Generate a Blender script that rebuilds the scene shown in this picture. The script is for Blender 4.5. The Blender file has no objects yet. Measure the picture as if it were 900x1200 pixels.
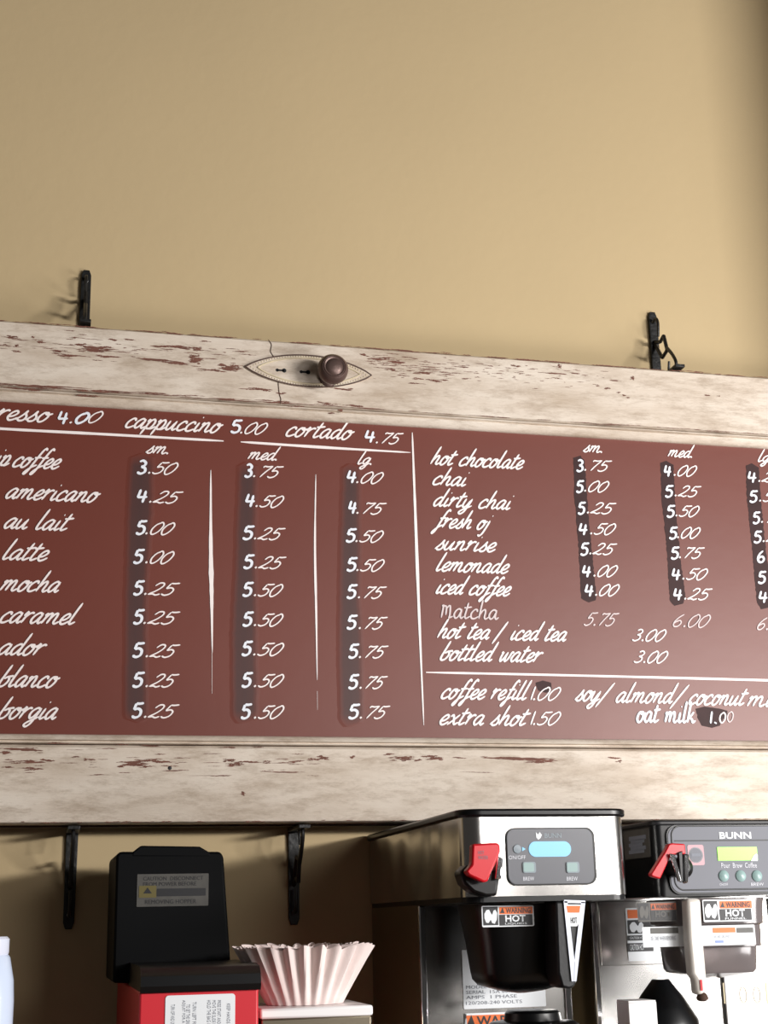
import bpy, bmesh, math, random
from mathutils import Vector, Matrix
random.seed(7)
SC = bpy.context.scene
COL = SC.collection

# ------------------------------------------------------------------ camera
FPX = 1639.05                                   # focal length in pixels of the 900x1200 frame
YAW, PIT, ROL = .241242, .2843406, -.0216891
CAM = Vector((0, -2.4, 1.5))
fw = Vector((math.sin(YAW)*math.cos(PIT), math.cos(YAW)*math.cos(PIT), math.sin(PIT)))
r0 = Vector((math.cos(YAW), -math.sin(YAW), 0)); u0 = r0.cross(fw)
rr = r0*math.cos(ROL) + u0*math.sin(ROL); uu = u0*math.cos(ROL) - r0*math.sin(ROL)
cd = bpy.data.cameras.new('camera'); cam = bpy.data.objects.new('camera', cd); COL.objects.link(cam)
M = Matrix((rr, uu, -fw)).transposed().to_4x4(); M.translation = CAM; cam.matrix_world = M
cd.sensor_fit = 'VERTICAL'; cd.sensor_height = 24.0; cd.lens = FPX/1200*24.0; cd.clip_start = .05
SC.camera = cam

# ------------------------------------------------------------------ world, lights, exposure
SC.view_settings.view_transform = 'Standard'; SC.view_settings.look = 'None'
SC.view_settings.gamma = 1; SC.view_settings.use_curve_mapping = False
SC.view_settings.exposure = 0.13
w = bpy.data.worlds.new('World'); SC.world = w; w.use_nodes = True
w.node_tree.nodes['Background'].inputs[0].default_value = (1.0, .93, .86, 1)
w.node_tree.nodes['Background'].inputs[1].default_value = .045
def area(name, loc, target, sx, sy, power, color):
    ld = bpy.data.lights.new(name, 'AREA'); ld.shape = 'RECTANGLE'; ld.size = sx; ld.size_y = sy
    ld.energy = power; ld.color = color
    o = bpy.data.objects.new(name, ld); COL.objects.link(o); o.location = loc
    o.rotation_euler = (Vector(target)-Vector(loc)).to_track_quat('-Z', 'Y').to_euler(); return o
# daylight through the window in the wall on the right, and an added fill lamp behind the viewer for the steel front and upper wall
area('side_window_daylight', (3.0, -3.2, 2.08), (0.6, -.1, 1.75), 1.15, .18, 112, (1.0, .97, .94))
area('side_window_lower_pane', (2.2, -1.6, 1.25), (0.9, -.4, 1.55), .8, .6, 25, (1.0, .98, .97))
area('added_front_fill', (2.0, -4.5, 2.3), (.6, 0, 2.5), 1.3, .8, 32, (1.0, .96, .93))

# ------------------------------------------------------------------ helpers
def P(px, py, Y):
    """point of the plane y = Y seen at a photo pixel"""
    d = fw + rr*((px-450)/FPX) - uu*((py-600)/FPX)
    return CAM + d*((Y-CAM.y)/d.y)
def link(o, parent=None):
    COL.objects.link(o)
    if parent: o.parent = parent
    return o
def tag(o, label=None, cat=None, group=None, kind=None):
    if label: o['label'] = label
    if cat: o['category'] = cat
    if group: o['group'] = group
    if kind: o['kind'] = kind
    return o
def thing(name, loc, label, cat, group=None):
    o = bpy.data.objects.new(name, None); o.location = loc; link(o); o.empty_display_size = .05
    return tag(o, label, cat, group)
def obj(name, bm, mt, parent=None, smooth=False, label=None, bevel=0, seg=2):
    """bm is in world coordinates; the mesh is stored relative to its parent"""
    off = Vector((0, 0, 0)); p = parent
    while p: off += p.location; p = p.parent
    if not parent:                                  # origin at the bottom centre of the mesh
        co = [v.co for v in bm.verts]
        off = Vector(((min(c.x for c in co)+max(c.x for c in co))/2, (min(c.y for c in co)+max(c.y for c in co))/2, min(c.z for c in co)))
    bmesh.ops.translate(bm, verts=bm.verts, vec=-off)
    bmesh.ops.recalc_face_normals(bm, faces=bm.faces)
    me = bpy.data.meshes.new(name); bm.to_mesh(me); bm.free()
    me.materials.append(mt)
    if smooth:
        for f in me.polygons: f.use_smooth = True
        try: me.set_sharp_from_angle(angle=math.radians(38))
        except Exception: pass
    o = bpy.data.objects.new(name, me); link(o, parent)
    if not parent: o.location = off
    if label: o['label'] = label
    if bevel:
        m = o.modifiers.new('bevel', 'BEVEL'); m.width = bevel; m.segments = seg; m.limit_method = 'ANGLE'; m.angle_limit = .6
        for f in me.polygons: f.use_smooth = True
        try: me.set_sharp_from_angle(angle=math.radians(38))
        except Exception: pass
    return o
def box(bm, x0, x1, y0, y1, z0, z1):
    vs = [bm.verts.new((x, y, z)) for x in (x0, x1) for y in (y0, y1) for z in (z0, z1)]
    for a, b, c, d in ((0,1,3,2),(4,6,7,5),(0,4,5,1),(2,3,7,6),(0,2,6,4),(1,5,7,3)):
        bm.faces.new((vs[a], vs[b], vs[c], vs[d]))
    return bm
def BX(*a): return box(bmesh.new(), *a)
def prism_xz(bm, pts, y0, y1):
    """closed outline of (x, z) points, from y0 to y1"""
    a = [bm.verts.new((x, y0, z)) for x, z in pts]; b = [bm.verts.new((x, y1, z)) for x, z in pts]
    n = len(pts)
    bm.faces.new(a); bm.faces.new(b[::-1])
    for i in range(n): bm.faces.new((a[i], b[i], b[(i+1)%n], a[(i+1)%n]))
    return bm
def prism_xy(bm, pts, z0, z1):
    a = [bm.verts.new((x, y, z0)) for x, y in pts]; b = [bm.verts.new((x, y, z1)) for x, y in pts]
    n = len(pts)
    bm.faces.new(a); bm.faces.new(b[::-1])
    for i in range(n): bm.faces.new((a[i], b[i], b[(i+1)%n], a[(i+1)%n]))
    return bm
def prism_yz(bm, pts, x0, x1):
    a = [bm.verts.new((x0, y, z)) for y, z in pts]; b = [bm.verts.new((x1, y, z)) for y, z in pts]
    n = len(pts)
    bm.faces.new(a); bm.faces.new(b[::-1])
    for i in range(n): bm.faces.new((a[i], b[i], b[(i+1)%n], a[(i+1)%n]))
    return bm
def rrect(x0, x1, z0, z1, r, k=5, corners=(1,1,1,1)):
    """rounded rectangle outline; corners: x1z1, x0z1, x0z0, x1z0"""
    out = []
    for i, (cx, cz, sx, sz) in enumerate(((x1, z1, -1, -1), (x0, z1, 1, -1), (x0, z0, 1, 1), (x1, z0, -1, 1))):
        if not corners[i]: out.append((cx, cz)); continue
        ox, oz = cx+sx*r, cz+sz*r
        for j in range(k+1):
            a = math.pi/2*(i + j/k); out.append((ox+r*math.cos(a), oz+r*math.sin(a)))
    return out
def lathe(bm, prof, c, axis='z', n=40, squash=None):
    """prof: (radius, height along the axis) from c"""
    rings = []
    for r, h in prof:
        ring = []
        for i in range(n):
            a = 2*math.pi*i/n; ca, sa = math.cos(a), math.sin(a)
            if squash: ca = math.copysign(abs(ca)**squash, ca); sa = math.copysign(abs(sa)**squash, sa)
            if axis == 'z': p = (c[0]+r*ca, c[1]+r*sa, c[2]+h)
            elif axis == 'y': p = (c[0]+r*ca, c[1]-h, c[2]+r*sa)
            else: p = (c[0]+h, c[1]+r*ca, c[2]+r*sa)
            ring.append(bm.verts.new(p))
        rings.append(ring)
    for A, B in zip(rings, rings[1:]):
        for i in range(n): bm.faces.new((A[i], A[(i+1)%n], B[(i+1)%n], B[i]))
    if prof[0][0] > 1e-6: bm.faces.new(rings[0])
    if prof[-1][0] > 1e-6: bm.faces.new(rings[-1][::-1])
    return bm
def cr(pts, k=5):
    """Catmull-Rom through the points"""
    if len(pts) < 3: return [Vector(p) for p in pts]
    V = [Vector(p) for p in pts]; V = [V[0]*2-V[1]] + V + [V[-1]*2-V[-2]]
    out = []
    for i in range(1, len(V)-2):
        for j in range(k):
            t = j/k; a, b, c, d = V[i-1], V[i], V[i+1], V[i+2]
            out.append(.5*((2*b) + (c-a)*t + (2*a-5*b+4*c-d)*t*t + (3*b-a-3*c+d)*t**3))
    out.append(V[-2]); return out
def tube(bm, pts, r, n=8, flat=1.0, side=Vector((1, 0, 0)), r_end=None):
    """swept bar along pts; 'side' is one cross axis, its radius scaled by flat"""
    rings = []; m = len(pts)
    for i, p in enumerate(pts):
        t = (pts[min(i+1, m-1)]-pts[max(i-1, 0)]).normalized()
        s = (side - t*side.dot(t)).normalized(); u = t.cross(s)
        q = r if r_end is None else r+(r_end-r)*i/(m-1)
        rings.append([bm.verts.new(p + s*(q*flat*math.cos(2*math.pi*j/n+math.pi/n)) + u*(q*math.sin(2*math.pi*j/n+math.pi/n))) for j in range(n)])
    for A, B in zip(rings, rings[1:]):
        for i in range(n): bm.faces.new((A[i], A[(i+1)%n], B[(i+1)%n], B[i]))
    bm.faces.new(rings[0]); bm.faces.new(rings[-1][::-1]); return bm

# ------------------------------------------------------------------ materials
def srgb(c): return tuple((v/255/12.92 if v/255 <= .04045 else ((v/255+.055)/1.055)**2.4) for v in c)
def mat(name, rgb, rough=.5, metal=0, bump=0, bscale=60, stretch=(1,1,1), var=0, vscale=4, emit=None, estr=1, alpha=1, trans=0, coat=0, spec=.5, sub=0):
    m = bpy.data.materials.new(name); m.use_nodes = True; nt = m.node_tree; N = nt.nodes; L = nt.links
    b = N['Principled BSDF']; c = srgb(rgb)
    b.inputs['Base Color'].default_value = (*c, 1); b.inputs['Roughness'].default_value = rough
    b.inputs['Metallic'].default_value = metal; b.inputs['Specular IOR Level'].default_value = spec
    b.inputs['Coat Weight'].default_value = coat; b.inputs['Transmission Weight'].default_value = trans
    if alpha < 1: b.inputs['Alpha'].default_value = alpha
    if emit: b.inputs['Emission Color'].default_value = (*srgb(emit), 1); b.inputs['Emission Strength'].default_value = estr
    if bump or var:
        tc = N.new('ShaderNodeTexCoord'); mp = N.new('ShaderNodeMapping'); mp.inputs['Scale'].default_value = stretch
        L.new(tc.outputs['Object'], mp.inputs[0])
    if bump:
        nz = N.new('ShaderNodeTexNoise'); nz.inputs['Scale'].default_value = bscale; nz.inputs['Detail'].default_value = 4
        bp = N.new('ShaderNodeBump'); bp.inputs['Strength'].default_value = bump; bp.inputs['Distance'].default_value = .004
        L.new(mp.outputs[0], nz.inputs['Vector']); L.new(nz.outputs[0], bp.inputs['Height']); L.new(bp.outputs[0], b.inputs['Normal'])
    if var:
        nv = N.new('ShaderNodeTexNoise'); nv.inputs['Scale'].default_value = vscale; nv.inputs['Detail'].default_value = 5
        rp = N.new('ShaderNodeValToRGB'); L.new(mp.outputs[0], nv.inputs['Vector']); L.new(nv.outputs[0], rp.inputs[0])
        rp.color_ramp.elements[0].position = .3; rp.color_ramp.elements[1].position = .7
        rp.color_ramp.elements[0].color = (*[v*(1-var) for v in c], 1); rp.color_ramp.elements[1].color = (*[min(1, v*(1+var)) for v in c], 1)
        L.new(rp.outputs[0], b.inputs['Base Color'])
    return m
def wood_paint(name):
    """old cream paint, dirty and rubbed along the grain (grain runs along x)"""
    m = bpy.data.materials.new(name); m.use_nodes = True; nt = m.node_tree; N = nt.nodes; L = nt.links
    b = N['Principled BSDF']; b.inputs['Roughness'].default_value = .55
    tc = N.new('ShaderNodeTexCoord')
    def noise(scale, st, detail=6, rough=.6, dist=0):
        mp = N.new('ShaderNodeMapping'); mp.inputs['Scale'].default_value = st; L.new(tc.outputs['Object'], mp.inputs[0])
        n = N.new('ShaderNodeTexNoise'); n.inputs['Scale'].default_value = scale; n.inputs['Detail'].default_value = detail
        n.inputs['Roughness'].default_value = rough; n.inputs['Distortion'].default_value = dist
        L.new(mp.outputs[0], n.inputs['Vector']); return n.outputs[0]
    def ramp(src, stops):
        r = N.new('ShaderNodeValToRGB'); L.new(src, r.inputs[0]); e = r.color_ramp.elements
        while len(e) < len(stops): e.new(.5)
        for k, (p, c) in enumerate(stops): e[k].position = p; e[k].color = (*c, 1)
        return r.outputs[0]
    def mix(f, a, c):
        x = N.new('ShaderNodeMix'); x.data_type = 'RGBA'; L.new(f, x.inputs[0])
        for s, v in ((6, a), (7, c)):
            if isinstance(v, tuple): x.inputs[s].default_value = (*v, 1)
            else: L.new(v, x.inputs[s])
        return x.outputs[2]
    base = ramp(noise(5, (1, 1, 3.5)), [(.25, srgb((190, 172, 152))), (.5, srgb((218, 204, 188))), (.72, srgb((232, 221, 207)))])
    dirt = ramp(noise(14, (1, 1, 4), 10, .78), [(.47, (0, 0, 0)), (.68, (.62,)*3)])
    c1 = mix(dirt, base, srgb((150, 128, 104)))
    bare = ramp(noise(13, (1, 1, 12), 9, .75, .2), [(.69, (0,)*3), (.71, (.8,)*3)])
    c2 = mix(bare, c1, srgb((112, 74, 58)))
    L.new(c2, b.inputs['Base Color'])
    bp = N.new('ShaderNodeBump'); bp.inputs['Strength'].default_value = .35; bp.inputs['Distance'].default_value = .003
    L.new(noise(40, (1, 1, 6), 6, .7), bp.inputs['Height']); L.new(bp.outputs[0], b.inputs['Normal'])
    return m
WALL = mat('tan_plaster', (200, 178, 138), .8, bump=.12, bscale=45, var=.03, vscale=2)
WALLW = mat('plain_plaster', (205, 190, 160), .85, bump=.1, bscale=40)
PAINT = wood_paint('worn_cream_paint')
BARE = mat('bare_brown_wood', (116, 74, 60), .7, bump=.3, bscale=60, stretch=(1,1,8), var=.2, vscale=30)
DARKWOOD = mat('dark_wood_edge', (72, 50, 38), .8, var=.3, vscale=20)
PANEL = mat('brown_board_paint', (110, 52, 40), .42, bump=.05, bscale=25, var=.04, vscale=3, spec=.5)
SOFTP = mat('brushed_touch_up_paint', (110, 52, 40), .45, bump=.05, bscale=25, var=.04, vscale=3, spec=.4)
_n = SOFTP.node_tree.nodes; _l = SOFTP.node_tree.links
_a = _n.new('ShaderNodeAttribute'); _a.attribute_name = 'cover'; _m = _n.new('ShaderNodeMix'); _m.data_type = 'RGBA'
_src = _n['Principled BSDF'].inputs['Base Color'].links[0].from_socket
_l.new(_a.outputs['Fac'], _m.inputs[0]); _l.new(_src, _m.inputs[6]); _m.inputs[7].default_value = (*srgb((74, 48, 46)), 1)
_l.new(_m.outputs[2], _n['Principled BSDF'].inputs['Base Color'])
PATCH = mat('dark_touch_up_paint', (60, 38, 38), .6, var=.12, vscale=40, spec=.25)
WHITE = mat('white_lettering_paint', (250, 240, 238), .5, var=.04, vscale=60)
WHITEB = mat('chalk_white_paint', (240, 244, 255), .6, var=.05, vscale=80)
DIM = mat('thin_white_paint', (222, 206, 206), .6, var=.08, vscale=60)
IRON = mat('black_wrought_iron', (22, 22, 22), .45, bump=.3, bscale=120)
CREAM = mat('painted_brass', (214, 200, 170), .45, bump=.15, bscale=120, var=.12, vscale=25)
KNOB = mat('dark_bronze', (106, 86, 80), .42, metal=.5, bump=.15, bscale=90, var=.2, vscale=25)
STEEL = mat('brushed_steel', (205, 203, 200), .2, metal=1, bump=.02, bscale=80, stretch=(1,1,14))
STEELS = mat('smooth_side_steel', (150, 140, 122), .32, metal=1, bump=.02, bscale=60, stretch=(1,1,12))
PALEMARK = mat('pale_tan_print', (205, 190, 150), .5)
SILVER = mat('silver_edging', (205, 210, 222), .35, metal=.3)
CHROME = mat('chrome', (225, 225, 228), .08, metal=1)
BLACK = mat('black_plastic', (11, 12, 14), .32, spec=.4)
HOPPER = mat('dull_black_plastic', (4, 5, 7), .6, spec=.12)
BLACKM = mat('matt_black_plastic', (20, 21, 24), .5, bump=.06, bscale=200)
GREYP = mat('grey_control_panel', (112, 114, 122), .55, spec=.4)
GREYD = mat('dark_grey_panel', (86, 88, 95), .3, spec=.6)
RED = mat('red_plastic', (205, 22, 36), .3)
REDB = mat('red_enamel', (205, 40, 52), .4)
BLUE = mat('blue_backlit_screen', (120, 180, 215), .3, emit=(125, 185, 225), estr=.4)
GREEN = mat('green_backlit_screen', (130, 220, 60), .3, emit=(140, 230, 60), estr=.55)
LWHITE = mat('white_label', (232, 236, 240), .45)
LGREY = mat('dull_grey_label', (74, 72, 68), .5, var=.15, vscale=60)
INK = mat('label_ink', (24, 24, 28), .5)
INKG = mat('grey_ink', (120, 124, 134), .6)
ORANGE = mat('orange_label', (232, 110, 36), .5)
YELLOW = mat('yellow_label', (190, 160, 50), .5)
BTN = mat('pale_green_button', (142, 168, 166), .3)
BTNG = mat('grey_button', (128, 140, 148), .3)
PRINT = mat('pale_print', (216, 218, 226), .5)
SMOKE = mat('smoked_clear_plastic', (120, 112, 112), .15, trans=.25)
MILKY = mat('milky_plastic', (222, 216, 208), .35)
PAPER = mat('filter_paper', (228, 212, 208), .85, bump=.1, bscale=90)
WPLAST = mat('white_plastic', (240, 238, 238), .35)
STONE = mat('dark_stone_worktop', (60, 56, 52), .3, var=.3, vscale=30)
CAB = mat('brown_cabinet', (96, 66, 46), .5, var=.15, vscale=8, stretch=(1,1,.2))
TILE = mat('brown_floor', (120, 96, 74), .5, var=.1, vscale=4)
_n = STEEL.node_tree.nodes; _l = STEEL.node_tree.links
_t = _n.new('ShaderNodeTexCoord'); _mp = _n.new('ShaderNodeMapping'); _mp.inputs['Scale'].default_value = (1, 1, .25); _l.new(_t.outputs['Object'], _mp.inputs[0])
_z = _n.new('ShaderNodeTexNoise'); _z.inputs['Scale'].default_value = 10; _z.inputs['Detail'].default_value = 0; _l.new(_mp.outputs[0], _z.inputs['Vector'])
_b = _n.new('ShaderNodeBump'); _b.inputs['Strength'].default_value = .5; _b.inputs['Distance'].default_value = .022; _l.new(_z.outputs[0], _b.inputs['Height']); _l.new(_b.outputs[0], _n['Principled BSDF'].inputs['Normal'])

# ------------------------------------------------------------------ setting
def struct(name, bm, m): o = obj(name, bm, m); o['kind'] = 'structure'; return o
struct('wall_back', BX(-2.2, 2.45, 0, .12, 0, 3.6), WALL)
struct('unseen_shade_pier', BX(1.62, 1.74, -.40, -.0005, 0, 3.6), WALLW)  # unseen pier added to shade the right edge of the back wall
struct('floor', BX(-2.2, 2.45, -5.2, 0, -.1, 0), TILE)

# ------------------------------------------------------------------ menu board (an old door hung sideways)
YB, YPN = -.10, -.086                  # face of the frame, face of the panel
XL, XR = -.62, 1.56
def bz(px, py): return P(px, py, YB).z
ZT = (bz(0, 374.5)+bz(900, 442))/2; ZB = (bz(0, 965.5)+bz(900, 960.5))/2
ZPT = (P(0, 470, YPN).z+P(900, 527, YPN).z)/2; ZPB = (P(0, 862, YPN).z+P(900, 867, YPN).z)/2
board = thing('menu_board', ((XL+XR)/2, -.075, ZB), 'old cream-painted door hung sideways as brown menu board with white script prices', 'menu board')
mo = .021                               # moulding width
def rail(z0, z1, inner):
    """flat face with softly rounded outer edge and a scratch-bead groove near the inner edge"""
    s = 1 if inner > z0 + 1e-6 else -1
    e = .004
    if s > 0: pts = [(YB+.004, z0), (YB, z0+e), (YB, z1-e*.5), (YB+.004, z1), (-.055, z1), (-.055, z0)]
    else: pts = [(YB+.004, z0), (YB, z0+e*.5), (YB, z1-e), (YB+.005, z1), (-.055, z1), (-.055, z0)]
    return prism_yz(bmesh.new(), pts, XL, XR)
obj('top_rail', rail(ZPT+mo+.0022, ZT, 0), PAINT, board, smooth=True)
obj('bottom_rail', rail(ZB, ZPB-mo*.75-.0018, 0), PAINT, board, smooth=True)
def mould(zp, d, wd):
    """quarter-round panel moulding: zp the panel edge, d=+1 upward"""
    pr = [(YPN, zp), (YPN-.004, zp), (YPN-.008, zp+d*wd*.12), (YPN-.0125, zp+d*wd*.38), (YPN-.0145, zp+d*wd*.62), (YPN-.0080, zp+d*wd*.69), (YPN-.0080, zp+d*wd*.78), (YPN-.0138, zp+d*wd*.86), (YPN-.0138, zp+d*wd*.93), (YPN-.008, zp+d*wd), (YPN, zp+d*wd)]
    return prism_yz(bmesh.new(), pr, XL+.13, XR-.13)
obj('panel_moulding', mould(ZPT, 1, mo), PAINT, board, smooth=True)
obj('panel_moulding', mould(ZPB, -1, mo*.75), PAINT, board, smooth=True)
obj('end_stile', BX(XL, XL+.13, YB, -.056, ZPB-mo*.75, ZPT+mo), PAINT, board, bevel=.002)
obj('end_stile', BX(XR-.13, XR, YB, -.056, ZPB-mo*.75, ZPT+mo), PAINT, board, bevel=.002)
obj('brown_panel', BX(XL+.12, XR-.12, YPN, -.062, ZPB-.012, ZPT+.018), PANEL, board)
obj('groove_backing', BX(XL+.13, XR-.13, -.089, -.07, ZPT+mo-.002, ZPT+mo+.006), DARKWOOD, board)
obj('groove_backing', BX(XL+.13, XR-.13, -.089, -.07, ZPB-mo*.75-.006, ZPB-mo*.75+.002), DARKWOOD, board)
obj('back_edge', BX(XL+.002, XR-.002, -.055, -.040, ZB-.003, ZT+.0035), DARKWOOD, board, label='bare dark brown wood along the door edge')

# chips where the cream paint has gone (px centre, width, height) on the face of the rails
chips = [(14,395,13,3),(111,409,40,8),(85,417,50,3),(128,418,36,2.5),(68,412,14,3),(95,404,14,3),(190,406,24,3),(212,407,34,4),(229,421,17,11),(205,425,36,4),(173,421,60,2.5),
 (232,409,12,5),(270,431,30,8),(250,434,40,3),(48,401,10,2),(38,395,5,2),(60,453,80,2),(30,456,50,2.5),(110,458,50,2.5),(105,464,28,2),(170,460,60,1.5),(262,468,30,2),(150,398,20,1.5),(92,396,22,1.6),
 (132,398,12,2),(20,405,6,2),(6,404,5,1.5),(240,400,18,1.5),(300,456,36,3),(330,461,16,2),(402,456,30,2.5),(447,421,30,3),(468,425,34,2.5),(456,433,24,2),(497,437,26,2.4),(428,416,12,3),
 (482,449,36,1.4),(512,446,28,3.6),(492,444,18,2),(548,444,14,1.4),(560,442,8,1),(604,429,14,2),(640,437,50,1.4),(678,438,22,1.3),(720,446,30,1.2),(741,443,6,5),(712,455,10,2),(724,460,10,1.5),
 (730,463,8,1.5),(737,466,7,1.4),(700,452,8,1.3),(826,463,14,1.4),(842,464,5,1.2),(656,429,5,5),(470,440,30,1.2),(540,430,20,1.2),(380,472,20,1.6),(345,476,30,1.6),(400,481,8,3),(388,484,10,2),
 (25,878,50,3),(8,882,16,3),(36,893,44,3),(55,891,14,2),(36,901,26,3),(12,899,16,1.6),(104,890,14,2),(88,887,10,1.4),(160,895,36,7),(182,892,40,3),(140,898,16,2),(205,903,30,1),(268,891,14,3),(276,896,20,4),
 (300,893,36,2.2),(345,892,26,1.6),(380,888,16,4),(368,890,16,2),(414,887,7,3),(285,930,5,4),(180,874,30,1.3),(270,876,24,1.2),(60,871,40,1.3),(120,908,30,1),
 (470,889,30,5),(456,884,14,2),(507,888,27,5),(490,891,10,2),(605,889,96,3),(635,892,40,4),(580,888,40,2.4),(718,888,24,1.6),(725,892,9,2.6),(540,888,24,1.4),(250,909,60,1),(345,905,70,1),(560,905,40,.8)]
bm = bmesh.new()
def streak(bm, cx, cz, w, h, Y):
    n = 12; top = []; bot = []
    for i in range(n+1):
        t = i/n; x = cx+(t-.5)*w; e = math.sin(math.pi*t)**.6 if 0 < t < 1 else 0
        top.append((x, cz+h*.5*e*random.uniform(.15, 1.5))); bot.append((x, cz-h*.5*e*random.uniform(.15, 1.5)))
    pts = top + bot[::-1][1:-1]
    vs = [bm.verts.new((x, Y-random.uniform(0, .00008), z)) for x, z in pts]
    for i in range(n):
        a, b = top[i], top[i+1]
    # triangle fan from a spine so that any ragged outline stays clean
    sp = [bm.verts.new((cx+(i/n-.5)*w, Y, cz)) for i in range(1, n)]
    T = vs[:n+1]; B = [vs[0]] + vs[n+1:][::-1] + [vs[n]]
    S = [vs[0]] + sp + [vs[n]]
    for i in range(n):
        for A in (T, B):
            q = []
            for v in (S[i], S[i+1], A[i+1], A[i]):
                if v not in q: q.append(v)
            if len(q) >= 3:
                try: bm.faces.new(q)
                except ValueError: pass
for cx, cy, wd, hh in chips:
    c = P(cx, cy, YB-.0004); sc = .00148
    n = max(3, int(hh*2.2))
    for k in range(n):
        t = (k+.5)/n-.5; e = math.sqrt(max(.05, 1-4*t*t))
        ww = wd*sc*e*random.uniform(.35, .9); xx = c.x + random.uniform(-.45, .45)*(wd*sc-ww*.6)
        streak(bm, xx, c.z+t*hh*sc*1.05, ww, sc*min(1.9, hh)*random.uniform(.5, 1.0)*.9, YB-.0004)
def wear(x0, x1, ztf, n, w, h, jit):
    for _ in range(n):
        x = random.uniform(x0, x1); streak(bm, x, ztf(x)+random.gauss(0, jit), random.uniform(*w), random.uniform(*h), YB-.0004)
xm = P(330, 450, YB).x; xk = P(395, 430, YB).x
wear(XL+.2, xm, lambda x: ZPT+mo+.0045, 90, (.01, .07), (.0006, .0016), .0012)
wear(xm, 1.4, lambda x: ZPT+mo+.0040, 60, (.01, .06), (.0004, .0010), .0007)
wear(XL+.2, 1.4, lambda x: ZT-.0016, 150, (.008, .05), (.0008, .0022), .0006)
wear(XL+.2, 1.4, lambda x: ZB+.0016, 70, (.004, .02), (.0008, .0016), .0005)
wear(xm+.16, xm+.33, lambda x: P(470, 428, YB).z, 100, (.006, .028), (.0006, .0018), .012)
wear(xm+.30, xm+.62, lambda x: P(600, 436, YB).z, 80, (.003, .018), (.0005, .0013), .012)
wear(XL+.3, xm-.05, lambda x: P(160, 412, YB).z, 95, (.006, .035), (.0006, .0018), .010)
wear(xm-.05, xm+.16, lambda x: ZPT+mo+.007, 16, (.01, .03), (.001, .0025), .0012)
wear(XL+.3, .45, lambda x: P(100, 892, YB).z, 70, (.006, .035), (.0006, .0016), .009)
obj('worn_paint_chips', bm, BARE, board, label='patches of bare reddish brown wood where cream paint has flaked')['kind'] = 'stuff'
def ribbon(bm, pts, w, Y, taper=True):
    m = len(pts); L = []; R = []
    for i, p in enumerate(pts):
        t = pts[min(i+1, m-1)]-pts[max(i-1, 0)]
        if t.length < 1e-9: t = Vector((1, 0))
        t = t.normalized(); nrm = Vector((-t.y, t.x))
        q = w[i] if isinstance(w, list) else w
        if taper and i in (0, m-1): q *= .45
        Y -= 5e-6
        L.append(bm.verts.new((p.x+nrm.x*q/2, Y, p.y+nrm.y*q/2))); R.append(bm.verts.new((p.x-nrm.x*q/2, Y, p.y-nrm.y*q/2)))
    for i in range(m-1):
        bm.faces.new((L[i], L[i+1], R[i+1], R[i]))
def px2(x, y, Y): p = P(x, y, Y); return Vector((p.x, p.z))
bm = bmesh.new()
ribbon(bm, cr([px2(x, y, YB) for x, y in ((314,398),(318,404),(317,412),(321,420),(325,440),(327,460),(329,468),(328,474))]), .0016, YB-.0005)
obj('joint_crack', bm, DARKWOOD, board, label='fine dark crack across the top rail at the door plate')
bm = bmesh.new(); c = P(199, 900, YB)
lathe(bm, [(.003, 0), (.0032, .0004), (0, .0008)], c, 'y', 12)
obj('nail_hole', bm, INK, board, label='small dark nail hole in the bottom rail')

# door plate with keyholes, and the door knob
c = P(362, 435.5, YB); hw = (P(437, 440, YB).x-P(287, 434, YB).x)/2; hh = .0305
def lens(s, n=22):
    out = []
    for k in range(n): t = -1+2*k/n; out.append((c.x+t*hw*s, c.z+hh*s*(1-abs(t)**2.1)**.86))
    for k in range(n): t = 1-2*k/n; out.append((c.x+t*hw*s, c.z-hh*s*(1-abs(t)**2.1)**.86))
    return out
pl = obj('door_plate', prism_xz(bmesh.new(), lens(1.0), YB, YB-.003), PAINT, board, bevel=.0012)
bm = bmesh.new(); ln = [Vector((x, YB-.0035, z)) for x, z in lens(.985)]; ln.append(ln[0].copy())
tube(bm, ln, .0013, 6, side=Vector((0, 1, 0))); obj('plate_rim', bm, KNOB, pl, label='dark tarnished rim of the door plate')
bm = bmesh.new()
le = lens(.90, 44)
for k in range(0, len(le), 1):
    x, z = le[k]; lathe(bm, [(.0013, 0), (.0011, .0009), (0, .0014)], (x, YB-.003, z), 'y', 6)
obj('beading', bm, CREAM, pl)
bm = bmesh.new(); ln = [Vector((x, YB-.0035, z)) for x, z in lens(.80)]; ln.append(ln[0].copy())
tube(bm, ln, .0014, 6, side=Vector((0, 1, 0))); obj('inner_rib', bm, CREAM, pl)
for kx, ky in ((329, 434), (357, 436)):
    q = P(kx, ky, YB-.003); bm = bmesh.new(); t = random.uniform(-.1, .1)
    for k, (dx, rad) in enumerate(((.0062, .0040), (-.0062, .0030))): lathe(bm, [(rad, 0), (rad, .0006)], (q.x+dx, YB-.0028, q.z), 'y', 12)
    box(bm, q.x-.0062, q.x+.0062, YB-.0034, YB-.0028, q.z-.0017, q.z+.0017)
    obj('keyhole', bm, INK, pl)
q = P(358, 435, YB-.003)
kc = P(391, 431, YB-.052)
kn = obj('door_knob', lathe(bmesh.new(), [(.0215, .010), (.026, .016), (.0275, .022), (.0268, .029), (.0235, .035), (.0205, .0375), (.0195, .0366), (.018, .0382), (.0155, .0372), (.014, .0386), (.009, .0405), (0, .041)], (kc.x, YB-.021, kc.z), 'y', 48), KNOB, board, smooth=True)
obj('knob_neck', lathe(bmesh.new(), [(.017, 0), (.0165, .004), (.0105, .007), (.0085, .014), (.0095, .022), (.014, .028), (.0215, .0315)], (kc.x, YB-.003, kc.z), 'y', 28), KNOB, board, smooth=True)

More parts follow.
